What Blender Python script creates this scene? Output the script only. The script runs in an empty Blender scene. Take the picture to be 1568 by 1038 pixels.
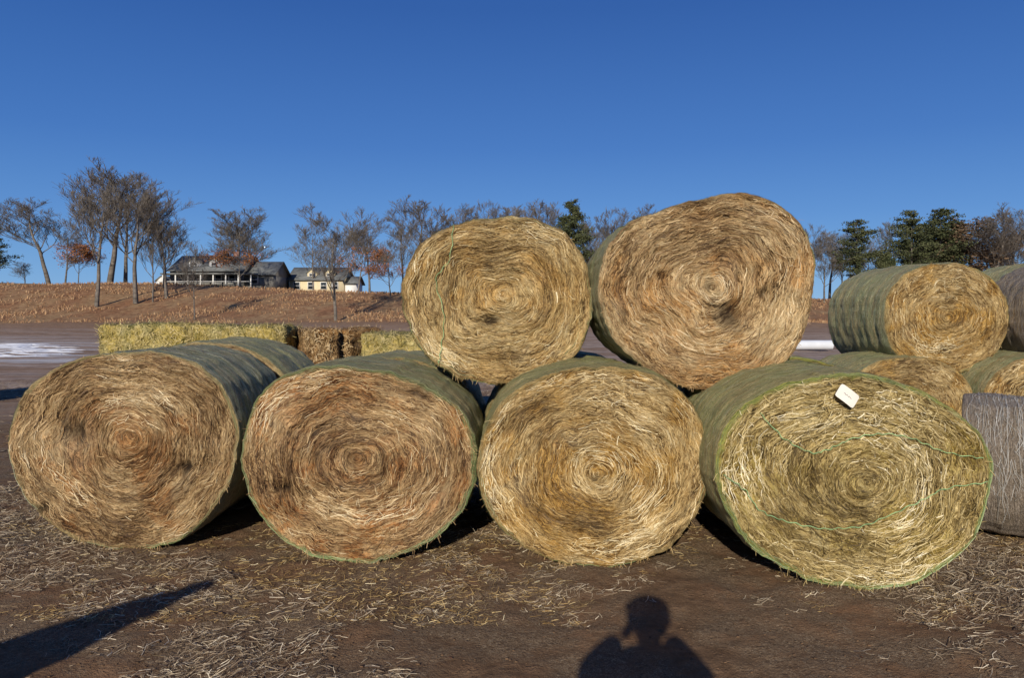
import bpy, math, random
import numpy as np
from mathutils import Vector, Matrix
random.seed(7)
scene=bpy.context.scene
F=1150.0; CU=784.0; HV=488.0; EYE=1.7
SUN_EL=21.0; SUN_AZ=10.0   # light travels toward +Y, 10deg to +X

# ---------------------------------------------------------------- utils
def hash3(ix,iy,iz,seed):
    h=(ix.astype(np.int64)*374761393+iy.astype(np.int64)*668265263+iz.astype(np.int64)*2147483647+seed*974711)&0xffffffff
    h=((h^(h>>13))*1274126177)&0xffffffff
    h=((h^(h>>16))*2246822519)&0xffffffff
    h=h^(h>>15)
    return (h&0xffffff)/float(0xffffff)
def vnoise(x,y,z,seed=0):
    x=np.asarray(x,float);y=np.asarray(y,float)+0*x;z=np.asarray(z,float)+0*x
    ix=np.floor(x);iy=np.floor(y);iz=np.floor(z)
    fx=x-ix;fy=y-iy;fz=z-iz
    fx=fx*fx*(3-2*fx);fy=fy*fy*(3-2*fy);fz=fz*fz*(3-2*fz)
    r=0
    for a in (0,1):
        wx=fx if a else 1-fx
        for b in (0,1):
            wy=fy if b else 1-fy
            for c in (0,1):
                wz=fz if c else 1-fz
                r=r+wx*wy*wz*hash3(ix+a,iy+b,iz+c,seed)
    return r*2-1
def sstep(a,b,x):
    t=np.clip((x-a)/(b-a),0,1); return t*t*(3-2*t)

def add_mesh(name,V,Q,mats,midx=None,attrs=None,smooth=True,loc=(0,0,0),rot=0,parent=None):
    V=np.asarray(V,np.float32);Q=np.asarray(Q,np.int32)
    me=bpy.data.meshes.new(name)
    me.vertices.add(len(V)); me.vertices.foreach_set('co',V.ravel())
    me.loops.add(Q.size); me.loops.foreach_set('vertex_index',Q.ravel())
    me.polygons.add(len(Q)); me.polygons.foreach_set('loop_start',np.arange(len(Q),dtype=np.int32)*4)
    for m in mats: me.materials.append(m)
    if midx is not None: me.polygons.foreach_set('material_index',np.asarray(midx,np.int32))
    me.update(calc_edges=True)
    if smooth is True: me.polygons.foreach_set('use_smooth',np.ones(len(Q),bool))
    elif smooth is not False: me.polygons.foreach_set('use_smooth',np.asarray(smooth,bool))
    if attrs:
        for k,a in attrs.items():
            a=np.asarray(a,np.float32)
            if a.ndim==2:
                at=me.attributes.new(k,'FLOAT_VECTOR','POINT'); at.data.foreach_set('vector',a.ravel())
            else:
                at=me.attributes.new(k,'FLOAT','POINT'); at.data.foreach_set('value',a)
    ob=bpy.data.objects.new(name,me); scene.collection.objects.link(ob)
    ob.location=loc; ob.rotation_euler=(0,0,rot)
    if parent: ob.parent=parent
    return ob
def grid_quads(nr,nc,wrap):
    i=np.arange(nr-1)[:,None]; j=np.arange(nc if wrap else nc-1)[None,:]
    j2=(j+1)%nc
    return np.stack([i*nc+j,i*nc+j2,(i+1)*nc+j2,(i+1)*nc+j],-1).reshape(-1,4)
def empty(name,loc=(0,0,0),rot=0):
    e=bpy.data.objects.new(name,None); scene.collection.objects.link(e); e.location=loc; e.rotation_euler=(0,0,rot); return e

# ---------------------------------------------------------------- node helper
class NT:
    def __init__(s,name):
        s.m=bpy.data.materials.new(name); s.m.use_nodes=True
        s.t=s.m.node_tree; s.t.nodes.clear()
        s.out=s.t.nodes.new('ShaderNodeOutputMaterial')
        s.b=s.t.nodes.new('ShaderNodeBsdfPrincipled')
        s.t.links.new(s.b.outputs[0],s.out.inputs[0])
        s.b.inputs['Specular IOR Level'].default_value=0.2
        s.b.inputs['Roughness'].default_value=0.85
    def n(s,t,**k):
        nd=s.t.nodes.new(t)
        for a,b in k.items(): setattr(nd,a,b)
        return nd
    def put(s,i,v):
        if isinstance(v,bpy.types.NodeSocket): s.t.links.new(v,i)
        else:
            try: i.default_value=v
            except Exception: i.default_value=tuple(v)+(1,)
    def attr(s,nm,o='Vector'): return s.n('ShaderNodeAttribute',attribute_name=nm).outputs[o]
    def obj(s): return s.n('ShaderNodeTexCoord').outputs['Object']
    def geo(s): return s.n('ShaderNodeNewGeometry').outputs['Position']
    def vm(s,op,a,b):
        nd=s.n('ShaderNodeVectorMath',operation=op); s.put(nd.inputs[0],a); s.put(nd.inputs[1],b); return nd.outputs[0]
    def mul(s,a,b): return s.vm('MULTIPLY',a,b)
    def ma(s,op,a,b=0.0,c=None,clamp=False):
        nd=s.n('ShaderNodeMath',operation=op,use_clamp=clamp); s.put(nd.inputs[0],a); s.put(nd.inputs[1],b)
        if c is not None: s.put(nd.inputs[2],c)
        return nd.outputs[0]
    def noise(s,v,sc=1.0,det=3.0,rough=0.55,col=False,dist=0.0):
        nd=s.n('ShaderNodeTexNoise'); s.put(nd.inputs['Vector'],v); nd.inputs['Scale'].default_value=sc
        nd.inputs['Detail'].default_value=det; nd.inputs['Roughness'].default_value=rough; nd.inputs['Distortion'].default_value=dist
        return nd.outputs['Color' if col else 'Fac']
    def ramp(s,f,stops,interp='LINEAR'):
        nd=s.n('ShaderNodeValToRGB'); s.put(nd.inputs[0],f); cr=nd.color_ramp; cr.interpolation=interp
        while len(cr.elements)<len(stops): cr.elements.new(0.5)
        for e,(p,c) in zip(cr.elements,stops):
            e.position=p; e.color=tuple(c)+(1,) if len(c)==3 else c
        return nd.outputs[0]
    def mr(s,f,a,b,c=0.0,d=1.0):
        nd=s.n('ShaderNodeMapRange'); s.put(nd.inputs[0],f); nd.inputs[1].default_value=a; nd.inputs[2].default_value=b
        nd.inputs[3].default_value=c; nd.inputs[4].default_value=d; return nd.outputs[0]
    def mix(s,f,a,b,bt='MIX'):
        nd=s.n('ShaderNodeMix',data_type='RGBA',blend_type=bt); s.put(nd.inputs[0],f); s.put(nd.inputs[6],a); s.put(nd.inputs[7],b)
        return nd.outputs[2]
    def bump(s,h,dist,st=1.0):
        nd=s.n('ShaderNodeBump'); s.put(nd.inputs['Height'],h); nd.inputs['Distance'].default_value=dist; nd.inputs['Strength'].default_value=st
        s.t.links.new(nd.outputs[0],s.b.inputs['Normal'])
    def color(s,c): s.put(s.b.inputs['Base Color'],c)
    def rough(s,v): s.put(s.b.inputs['Roughness'],v)

def plain(name,c,rough=0.8,var=0.15,sc=3.0):
    N=NT(name); o=N.obj(); n=N.noise(o,sc,4)
    d=tuple(x*(1-var*2) for x in c); l=tuple(min(1,x*(1+var*2)) for x in c)
    N.color(N.ramp(n,[(0.3,d),(0.7,l)])); N.rough(rough); return N.m

# ---------------------------------------------------------------- hay materials
def face_mat(name,dark,mid,light,gold,green,greenamt=0.6,seed=0.0,grey=(0.32,0.26,0.18)):
    N=NT(name)
    lay=N.attr('lay'); rho=N.attr('rho','Fac')
    off=N.vm('ADD',lay,(seed*3.1,seed*1.7,seed*2.3))
    dis=N.noise(N.mul(off,(0.0,3.2,3.2)),1.0,3,0.6,col=True)
    dv=N.mul(N.vm('SUBTRACT',dis,(0.5,0.5,0.5)),(0.16,0,0))
    q=N.vm('ADD',off,dv)
    n1=N.noise(N.mul(q,(30,3.0,3.0)),1.0,4,0.6)
    n2=N.noise(N.mul(q,(120,16,16)),1.0,4,0.7)
    n4=N.noise(N.mul(q,(260,45,45)),1.0,2,0.6)
    pa=N.noise(N.mul(q,(2.0,3.0,3.0)),1.0,5,0.65)
    v=N.ma('ADD',N.ma('MULTIPLY',n1,0.34),N.ma('ADD',N.ma('MULTIPLY',n2,0.42),N.ma('MULTIPLY',n4,0.24)))
    v2=N.ma('ADD',v,N.ma('MULTIPLY',N.ma('SUBTRACT',pa,0.5),0.30))
    vd=tuple(x*0.35 for x in dark)
    col=N.ramp(v2,[(0.38,vd),(0.44,dark),(0.50,mid),(0.575,light),(0.68,tuple(min(1,1.25*a) for a in light))])
    pb=N.noise(N.mul(off,(1.5,2.4,2.4)),1.0,4,0.6,dist=0.6)
    col=N.mix(N.mr(pb,0.47,0.60,0,0.75),col,N.mix(1.0,col,tuple(min(1,g*2.3) for g in gold),'MULTIPLY'))
    pc=N.noise(N.mul(q,(6,2.0,2.0)),1.0,4,0.6)
    col=N.mix(N.mr(pc,0.52,0.66,0,0.5),col,N.mix(0.55,col,grey))
    rn=N.noise(N.mul(off,(10,7,7)),1.0,4,0.7)
    rm=N.mr(N.ma('ADD',rho,N.ma('MULTIPLY',N.ma('SUBTRACT',rn,0.5),0.16)),0.95,0.99,0,1)
    col=N.mix(N.ma('MULTIPLY',rm,greenamt),col,green)
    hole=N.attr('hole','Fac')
    col=N.mix(N.ma('MULTIPLY',hole,0.9),col,(0.025,0.014,0.008))  # shade of the hollows put into the colour; the dents catch little shadow
    N.color(col); N.rough(0.85)
    N.bump(N.ma('ADD',N.ma('MULTIPLY',n1,0.6),N.ma('ADD',n2,N.ma('MULTIPLY',n4,0.6))),0.034,1.0)
    return N.m
def wrap_mat(name,green,straw,grey,seed=0.0,rough=0.6,lo=0.12,hi=0.72):
    """straw showing through a thin open net"""
    N=NT(name); o=N.vm('ADD',N.obj(),(seed,seed,seed))
    n1=N.noise(N.mul(o,(2.0,22,2.0)),1.0,5,0.65)
    n2=N.noise(N.mul(o,(3.2,4,3.2)),1.0,5,0.65)
    n3=N.noise(N.mul(o,(10,150,10)),1.0,4,0.7)
    n5=N.noise(N.mul(o,(60,100,60)),1.0,4,0.75)
    hay=N.ramp(N.ma('ADD',N.ma('MULTIPLY',n5,0.5),N.ma('MULTIPLY',n3,0.5)),[(0.38,tuple(x*0.28 for x in straw)),(0.47,tuple(x*0.75 for x in straw)),(0.53,straw),(0.62,tuple(min(1,x*1.45) for x in straw))])
    net=N.ramp(N.ma('ADD',N.ma('MULTIPLY',n3,0.6),N.ma('MULTIPLY',n5,0.4)),[(0.40,tuple(x*0.5 for x in green)),(0.50,green),(0.60,grey)])
    cover=N.mr(N.ma('ADD',N.ma('MULTIPLY',n1,0.5),N.ma('MULTIPLY',n2,0.5)),0.42,0.58,lo,hi)
    c=N.mix(cover,hay,net)
    N.color(c); N.rough(rough); N.b.inputs['Specular IOR Level'].default_value=0.4
    N.bump(N.ma('ADD',n1,N.ma('ADD',n3,N.ma('ADD',n2,n5))),0.04,1.0); return N.m
def strand_mat(name,cols):
    N=NT(name); r=N.attr('rnd','Fac')
    N.color(N.ramp(r,[(i/(len(cols)-1),c) for i,c in enumerate(cols)])); N.rough(0.6)
    N.b.inputs['Specular IOR Level'].default_value=0.3
    return N.m
netm=strand_mat('net_fibres',[(0.14,0.20,0.07),(0.26,0.34,0.14),(0.42,0.48,0.26),(0.62,0.64,0.44)])
netg=strand_mat('net_fibres_grey',[(0.14,0.13,0.11),(0.26,0.24,0.21),(0.38,0.36,0.32),(0.52,0.50,0.46)])

# ---------------------------------------------------------------- bale
def ribbons(P,side,w):
    N,k,_=P.shape
    ww=w[:,None,None]*np.linspace(1,0.75,k)[None,:,None]*0.5
    V=np.stack([P-side*ww,P+side*ww],2).reshape(-1,3)
    b=(np.arange(N)*k*2)[:,None]+ (np.arange(k-1)*2)[None,:]
    Q=np.stack([b,b+1,b+3,b+2],-1).reshape(-1,4)
    return V,Q
def px_outline(pts,d):
    return [((u-CU)/F*d, EYE-(v-HV)/F*d) for u,v in pts]
def ell(cx,cz,a,b,n=24,e=2.2,rot=0):
    o=[]
    for i in range(n):
        t=2*math.pi*i/n; c,s=math.cos(t),math.sin(t)
        x=a*math.copysign(abs(c)**(2/e),c); z=b*math.copysign(abs(s)**(2/e),s)
        o.append((cx+x*math.cos(rot)-z*math.sin(rot),cz+x*math.sin(rot)+z*math.cos(rot)))
    return o
def make_bale(name,outl,y0,L,fm,wm,sm,seed,yaw=0.0,ns=7000,core=(0,0),holes=(),nr=120,nc=320,sw=0.005,slen=(0.03,0.12),rough=1.0,rand=0.2,fringe=240,bright=0.43,nets=420,netrim=160,nm=None):
    rng=np.random.RandomState(seed)
    o=np.array(outl); cx=(o[:,0].min()+o[:,0].max())/2; cz=(o[:,1].min()+o[:,1].max())/2
    x=o[:,0]-cx; z=o[:,1]-cz
    ang=np.arctan2(z,x); rad=np.hypot(x,z); s=np.argsort(ang); ang=ang[s];rad=rad[s]
    ta=np.linspace(-math.pi,math.pi,721)[:-1]
    rr=np.interp(ta,np.r_[ang-2*math.pi,ang,ang+2*math.pi],np.r_[rad,rad,rad])
    k=np.exp(-0.5*(np.arange(-40,41)/7.0)**2);k/=k.sum()
    rr=np.convolve(np.r_[rr[-40:],rr,rr[:40]],k,'valid')
    R=rr.mean()
    rr=rr+0.010*vnoise(np.cos(ta)*7,np.sin(ta)*7,0,seed)+0.006*vnoise(np.cos(ta)*22,np.sin(ta)*22,0,seed+1)
    def O(ph):
        ph=(ph+math.pi)%(2*math.pi)-math.pi
        return np.interp(ph,np.r_[ta,math.pi],np.r_[rr,rr[0]])
    co=np.array(core)
    def pos(rho,ph):
        r=O(ph)*rho; f=(1-rho)
        x=co[0]*f+r*np.cos(ph); z=co[1]*f+r*np.sin(ph)
        wa=0.05*np.clip((1-rho)*3,0,1)*np.minimum(1,rho*4)
        return x+wa*vnoise(x*3.3,z*3.3,5,seed+20)+wa*0.4*vnoise(x*9,z*9,5,seed+21), z+wa*vnoise(x*3.3,z*3.3,8,seed+22)+wa*0.4*vnoise(x*9,z*9,5,seed+23)
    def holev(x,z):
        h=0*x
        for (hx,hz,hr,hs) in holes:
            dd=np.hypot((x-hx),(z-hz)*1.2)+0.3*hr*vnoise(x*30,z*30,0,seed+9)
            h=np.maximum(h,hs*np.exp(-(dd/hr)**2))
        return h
    def disp(rho,x,z):
        l=rho*R+0.03*vnoise(x*3,z*3,1,seed+5)
        d=0.013*vnoise(l*28,x*3,z*3,seed)+0.012*vnoise(l*70,x*7,z*7,seed+2)+0.006*vnoise(l*110,x*20,z*20,seed+3)
        d=d*rough+0.040*vnoise(x*2.4,z*2.4,3,seed+4)+0.018*vnoise(x*8,z*8,3,seed+6)+0.02*(1-rho**2)
        d=d-0.06*holev(x,z)
        return d*sstep(1.0,0.93,rho)
    def bdisp(X,Y,Z):
        bw=0.012*vnoise(X*4,Y*14,Z*4,seed+7)+0.007*vnoise(X*14,Y*30,Z*14,seed+8)+0.014*vnoise(X*2,Y*3,Z*2,seed+9)
        fade=sstep(0.03,0.15,Y); rl=np.maximum(np.hypot(X,Z),0.1)
        return X+bw*fade*X/rl, Z+bw*fade*Z/rl
    fr=np.linspace(0.004,0.965,nr)
    prof=[(r,0,1) for r in fr]
    for a in (20,45,70,90): prof.append((0.965+0.035*math.sin(math.radians(a)),0.03*(1-math.cos(math.radians(a))),1))
    nb=40
    for t in np.linspace(0,1,nb)[1:]: prof.append((1+0.012*math.sin(t*math.pi),0.03+t*(L-0.06),0))
    for a in (30,60,90): prof.append((1-0.035*(1-math.cos(math.radians(a))),L-0.03+0.03*math.sin(math.radians(a)),0))
    for r in (0.9,0.7,0.5,0.3,0.1,0.004): prof.append((r,L,0))
    prof=np.array(prof); rows=len(prof)
    ph=np.linspace(0,2*math.pi,nc,endpoint=False)
    RH=np.repeat(prof[:,0],nc); Y=np.repeat(prof[:,1],nc); PH=np.tile(ph,rows)
    X,Z=pos(RH,PH)
    isf=np.repeat(prof[:,2],nc)>0.5
    yy=Y.copy(); yy[isf]-=disp(RH[isf],X[isf],Z[isf])
    bX,bZ=bdisp(X,Y,Z)
    X=np.where(isf,X,bX); Z=np.where(isf,Z,bZ)
    V=np.stack([X,yy,Z],1); Q=grid_quads(rows,nc,True)[:, ::-1]
    mid=np.where((Q.max(1)//nc)<nr+3,0,1)
    mid[(Q.max(1)//nc)>=rows-6]=0
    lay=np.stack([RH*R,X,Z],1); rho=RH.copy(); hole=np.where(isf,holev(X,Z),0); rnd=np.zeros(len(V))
    rho[~isf]=np.minimum(rho[~isf],1)
    Vs=[V];Qs=[Q];Ms=[mid];L_=[lay];RO=[rho];HO=[hole];RN=[rnd];SM=[np.ones(len(Q),bool)]
    st={'b':len(V)}
    def push(v,q,m,cr,per):
        Vs.append(v);Qs.append(q+st['b']);st['b']+=len(v);Ms.append(np.full(len(q),m));L_.append(np.zeros((len(v),3)))
        RO.append(np.zeros(len(v)));HO.append(np.zeros(len(v)));RN.append(np.repeat(cr,per));SM.append(np.zeros(len(q),bool))
    if ns>0:
        kk=4; n=ns
        rh=np.sqrt(rng.uniform(0.0004,0.93,n)); p0=rng.uniform(0,2*math.pi,n)
        ln=rng.uniform(slen[0],slen[1],n); t=np.linspace(-0.5,0.5,kk)[None,:]
        tan=rng.rand(n)>rand
        rad_=np.maximum(rh*R,0.05)
        pa=p0[:,None]+ np.where(tan[:,None],t*ln[:,None]/rad_[:,None],0)
        drift=rng.normal(0,0.24,n)
        ra=rh[:,None]+np.where(tan[:,None],t*ln[:,None]*drift[:,None]/R,0)
        ra=np.clip(ra,0.01,0.975)
        x,z=pos(ra,pa)
        th=rng.uniform(0,math.pi,n)
        l2=ln*0.6
        bend=rng.normal(0,0.2,n)[:,None]*(t**2)*l2[:,None]
        xr=x+t*l2[:,None]*np.cos(th)[:,None]-bend*np.sin(th)[:,None]; zr=z+t*l2[:,None]*np.sin(th)[:,None]+bend*np.cos(th)[:,None]
        x=np.where(tan[:,None],x,xr); z=np.where(tan[:,None],z,zr)
        y=-disp(ra,x,z)-rng.uniform(-0.004,0.004,n)[:,None]-np.abs(rng.normal(0,0.009,n))[:,None]*(t+0.5)*1.0
        P=np.stack([x,y,z],-1)
        T=np.gradient(P,axis=1); T=T/(np.sqrt((T**2).sum(2,keepdims=True))+1e-9)
        up=np.array([0,-1.0,0]); S1=np.cross(T,up); S1/=np.linalg.norm(S1,axis=2)[...,None]+1e-9
        ro=rng.uniform(-1.0,1.0,n)[:,None,None]
        S=S1*np.cos(ro)+up*np.sin(ro)
        hv=holev(x.mean(1),z.mean(1))
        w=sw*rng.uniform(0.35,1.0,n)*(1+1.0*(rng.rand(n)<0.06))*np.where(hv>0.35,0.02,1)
        v,q=ribbons(P,S,w)
        lm=rh*R
        cr=np.clip(bright+0.22*rng.normal(0,1,n)+0.36*vnoise(x.mean(1)*3,z.mean(1)*3,2,seed+11)+0.32*vnoise(lm*24,x.mean(1)*2.5,z.mean(1)*2.5,seed+12),0,1)  # darkest strands stand in for shaded gaps between straws
        cr=cr*(1-0.8*hv)  # strands also darkened in the hollows, as painted shade
        push(v,q,2,cr,kk*2)
        n=fringe; p0=rng.uniform(0,2*math.pi,n); p0=np.where(rng.rand(n)<0.5,-math.pi/2+rng.normal(0,0.6,n),p0)
        r0=rng.uniform(0.94,0.995,n); x,z=pos(r0,p0)
        ln=rng.uniform(0.01,0.055,n)*rng.uniform(0.4,1,n)
        da=p0+rng.normal(0,1.1,n)
        dx=np.cos(da);dz=np.sin(da)-0.35;dy=rng.uniform(-0.8,0.1,n)
        D=np.stack([dx,dy,dz],1);D/=np.linalg.norm(D,axis=1)[:,None]
        t=np.linspace(0,1,4)[None,:,None]
        P=np.stack([x,rng.uniform(-0.005,0.02,n),z],1)[:,None,:]+D[:,None,:]*ln[:,None,None]*t
        P[:,:,2]-= (t[:,:,0]**2)*ln[:,None]*0.3
        up=np.array([0,-1.0,0]);S=np.cross(np.repeat(D[:,None,:],4,1),up);S/=np.linalg.norm(S,axis=2)[...,None]+1e-9
        v,q=ribbons(P,S,sw*rng.uniform(0.4,0.9,n))
        push(v,q,2,rng.uniform(0.1,0.6,n),8)
    n=nets; kk=16
    if n:
        # circumferential net fibres
        p0=rng.uniform(-0.35,math.pi+0.35,n); ln=rng.uniform(0.3,1.1,n); t=np.linspace(-0.5,0.5,kk)[None,:]
        pa=p0[:,None]+t*ln[:,None]/R; yl=rng.uniform(0.03,L-0.05,n)[:,None]+0.02*np.sin(pa*9+rng.uniform(0,6,n)[:,None])*rng.rand(n)[:,None]+rng.normal(0,0.03,n)[:,None]*t
        yl=np.clip(yl,0.02,L-0.03); rb_=1+0.012*np.sin((yl-0.03)/(L-0.06)*math.pi)
        x,z=pos(rb_,pa); x,z=bdisp(x,yl,z); k_=1+(0.004+0.004*rng.rand(n)[:,None])/R
        P=np.stack([x*k_,yl,z*k_],-1); S=np.zeros_like(P);S[...,1]=1
        v,q=ribbons(P,S,rng.uniform(0.0015,0.0042,n)); push(v,q,3,np.clip(rng.normal(0.55,0.28,n),0,1),kk*2)
        # straws poking through the net
        n2=nets*6; p0=rng.uniform(-0.3,math.pi+0.3,n2); yl=rng.uniform(0.04,L-0.05,n2); ln=rng.uniform(0.03,0.14,n2)
        t=np.linspace(-0.5,0.5,4)[None,:]; a=rng.normal(0,0.45,n2)[:,None]
        pa=p0[:,None]+t*ln[:,None]*np.cos(a)/R; yl=np.clip(yl[:,None]+t*ln[:,None]*np.sin(a),0.02,L-0.03); rb_=1+0.012*np.sin((yl-0.03)/(L-0.06)*math.pi)
        x,z=pos(rb_,pa); x,z=bdisp(x,yl,z); k_=1+(0.002+0.005*rng.rand(n2)[:,None])/R
        P=np.stack([x*k_,yl,z*k_],-1); S=np.zeros_like(P);S[...,1]=1
        v,q=ribbons(P,S,rng.uniform(0.002,0.0045,n2)); push(v,q,2,np.clip(rng.normal(0.5,0.25,n2),0,1),8)
    n=netrim
    if n:
        p0=rng.uniform(0,2*math.pi,n); ln=rng.uniform(0.12,0.5,n); t=np.linspace(-0.5,0.5,kk)[None,:]
        pa=p0[:,None]+t*ln[:,None]/R
        ra=1-np.abs(rng.normal(0,0.022,n))[:,None]-0.012*np.sin(pa*12+rng.uniform(0,6,n)[:,None])**2
        x,z=pos(np.clip(ra,0,1.0),pa); y=-disp(ra,x,z)+0.03*(1-np.sqrt(np.clip(1-((np.clip(ra,0.965,1)-0.965)/0.035)**2,0,1)))-0.005
        P=np.stack([x*1.003,y,z*1.003],-1); S=np.stack([np.cos(pa)*0.7,-0.7+0*pa,np.sin(pa)*0.7],-1)
        v,q=ribbons(P,S,rng.uniform(0.001,0.0028,n)); push(v,q,3,np.clip(rng.normal(0.35,0.25,n),0,1),kk*2)
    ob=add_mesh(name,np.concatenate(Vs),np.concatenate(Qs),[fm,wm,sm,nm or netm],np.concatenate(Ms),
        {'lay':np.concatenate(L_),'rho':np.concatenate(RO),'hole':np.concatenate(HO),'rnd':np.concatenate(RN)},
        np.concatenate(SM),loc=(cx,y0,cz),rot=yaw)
    return ob,pos,disp,(cx,cz)

fm1=face_mat('hay_face_tan',(0.14,0.078,0.033),(0.37,0.235,0.108),(0.60,0.43,0.225),(0.40,0.26,0.16),(0.42,0.34,0.16),0.7,1)
fm2=face_mat('hay_face_brown',(0.14,0.072,0.032),(0.41,0.25,0.112),(0.65,0.45,0.225),(0.44,0.27,0.15),(0.20,0.23,0.11),0.7,2)
fm3=face_mat('hay_face_gold',(0.16,0.095,0.035),(0.45,0.30,0.125),(0.68,0.51,0.25),(0.44,0.33,0.14),(0.36,0.27,0.11),0.6,3)
fm4=face_mat('hay_face_straw',(0.15,0.10,0.033),(0.41,0.295,0.11),(0.67,0.53,0.25),(0.38,0.36,0.20),(0.34,0.37,0.08),0.8,4)
fm5=face_mat('hay_face_top',(0.17,0.105,0.042),(0.49,0.34,0.15),(0.71,0.54,0.27),(0.44,0.34,0.20),(0.24,0.17,0.07),0.6,5)
fm6=face_mat('hay_face_warm',(0.17,0.10,0.042),(0.51,0.345,0.165),(0.73,0.55,0.30),(0.44,0.31,0.19),(0.24,0.15,0.07),0.5,6)
wmG=wrap_mat('net_wrap_green',(0.36,0.43,0.19),(0.58,0.47,0.23),(0.62,0.65,0.47),1.0)
wmB=wrap_mat('net_wrap_greygreen',(0.36,0.39,0.25),(0.54,0.46,0.27),(0.64,0.66,0.58),4.0,0.6,0.25,0.85)
wmY=wrap_mat('net_wrap_yellowgreen',(0.42,0.48,0.17),(0.64,0.51,0.23),(0.66,0.66,0.38),7.0)
wmV=wrap_mat('net_wrap_grey',(0.33,0.26,0.20),(0.44,0.34,0.23),(0.52,0.45,0.38),9.0,0.6,0.3,0.9)
sTan=strand_mat('straw_tan',[(0.07,0.035,0.014),(0.26,0.15,0.062),(0.46,0.30,0.138),(0.65,0.47,0.245),(0.88,0.74,0.48)])
sGold=strand_mat('straw_gold',[(0.09,0.05,0.016),(0.31,0.19,0.065),(0.51,0.35,0.142),(0.68,0.52,0.262),(0.91,0.79,0.51)])
sPale=strand_mat('straw_pale',[(0.09,0.06,0.02),(0.30,0.21,0.075),(0.49,0.37,0.15),(0.70,0.57,0.30),(0.93,0.84,0.60)])

O1=[(10,680),(18,640),(45,590),(90,560),(150,545),(200,538),(260,545),(310,562),(345,600),(364,650),(362,700),(345,750),(310,800),(265,832),(200,840),(130,832),(70,800),(30,750)]
O2=[(368,690),(380,640),(400,600),(440,572),(490,562),(560,566),(620,578),(680,605),(715,640),(730,690),(725,745),(700,795),(650,835),(590,858),(520,860),(450,840),(405,800),(378,750)]
O3=[(730,730),(738,670),(765,620),(800,590),(850,572),(910,562),(970,568),(1030,590),(1070,635),(1088,690),(1085,750),(1060,800),(1020,845),(960,866),(890,866),(820,850),(770,815),(740,775)]
O4=[(1093,720),(1105,665),(1140,620),(1190,592),(1250,578),(1320,574),(1390,590),(1450,620),(1500,660),(1522,710),(1515,770),(1490,830),(1440,875),(1370,900),(1290,898),(1210,875),(1150,835),(1110,780)]
OTL=[(614,450),(625,400),(650,365),(700,342),(760,333),(820,336),(868,358),(897,400),(906,450),(903,500),(885,540),(840,570),(770,587),(710,580),(660,552),(630,510)]
OTR=[(916,430),(928,378),(958,344),(1010,325),(1080,303),(1150,294),(1200,315),(1237,358),(1249,410),(1242,470),(1222,532),(1182,577),(1110,601),(1040,588),(985,560),(940,520),(920,475)]
def holes_px(lst,outl,d):
    o=np.array(px_outline(outl,d)); cx=(o[:,0].min()+o[:,0].max())/2; cz=(o[:,1].min()+o[:,1].max())/2
    return [((u-CU)/F*d-cx, EYE-(v-HV)/F*d-cz, r/F*d, s) for u,v,r,s in lst]
def core_px(u,v,outl,d):
    h=holes_px([(u,v,1,1)],outl,d)[0]; return (h[0],h[1])
NB='round_hay_bale'
d1,d2,d3,d4,dl,dr=5.55,5.26,5.14,4.75,6.0,5.65
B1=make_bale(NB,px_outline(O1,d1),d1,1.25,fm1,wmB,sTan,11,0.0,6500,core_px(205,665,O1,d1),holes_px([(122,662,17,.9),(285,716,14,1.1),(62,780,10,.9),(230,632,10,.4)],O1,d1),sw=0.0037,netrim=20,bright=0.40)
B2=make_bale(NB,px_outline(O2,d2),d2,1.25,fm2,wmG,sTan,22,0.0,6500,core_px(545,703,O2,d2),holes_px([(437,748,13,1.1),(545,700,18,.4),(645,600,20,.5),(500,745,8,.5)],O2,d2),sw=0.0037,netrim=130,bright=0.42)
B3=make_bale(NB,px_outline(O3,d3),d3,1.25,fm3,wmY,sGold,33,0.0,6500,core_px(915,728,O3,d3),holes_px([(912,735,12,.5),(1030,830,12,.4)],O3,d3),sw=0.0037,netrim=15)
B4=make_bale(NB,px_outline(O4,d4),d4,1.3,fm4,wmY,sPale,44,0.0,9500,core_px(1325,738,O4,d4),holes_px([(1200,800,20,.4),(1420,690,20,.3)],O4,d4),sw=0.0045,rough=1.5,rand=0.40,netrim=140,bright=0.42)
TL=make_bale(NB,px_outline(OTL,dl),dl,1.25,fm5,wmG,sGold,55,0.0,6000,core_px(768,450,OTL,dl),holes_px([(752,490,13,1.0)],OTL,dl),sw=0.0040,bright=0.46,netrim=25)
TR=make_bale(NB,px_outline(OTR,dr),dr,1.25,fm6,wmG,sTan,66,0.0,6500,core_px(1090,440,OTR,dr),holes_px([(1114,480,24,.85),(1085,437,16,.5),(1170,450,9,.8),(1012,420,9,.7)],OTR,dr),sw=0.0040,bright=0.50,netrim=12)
def rb(cx,y,a,b,fm,wm,seed,yaw=0,z0=0,ns=0,L=1.25,rot=0,sm=sGold,nm=None):
    return make_bale(NB,ell(cx,z0+b,a,b,rot=rot),y,L,fm,wm,sm,seed,yaw,ns,(random.uniform(-.05,.05),random.uniform(-.05,.05)),(),nr=60,nc=160,fringe=120 if ns else 0,nets=260,netrim=20,nm=nm)
rb(-2.80,6.88,0.84,0.74,fm1,wmG,71,0.02)
rb(-1.10,6.62,0.80,0.68,fm2,wmG,72,-0.02)
rb(0.55,6.5,0.80,0.68,fm3,wmY,73)
rb(2.25,6.15,0.84,0.69,fm4,wmG,74,0.03)
rb(5.22,9.0,0.80,0.66,fm3,wmG,81,0.10,1.05,4000,1.35)
rb(4.50,8.5,0.80,0.63,fm3,wmY,82,0.05,0,3000)
rb(6.15,8.6,0.80,0.64,fm5,wmG,83,0.05,0,2500)
rb(7.75,8.7,0.80,0.66,fm3,wmG,84,0.02,0,0)
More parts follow.
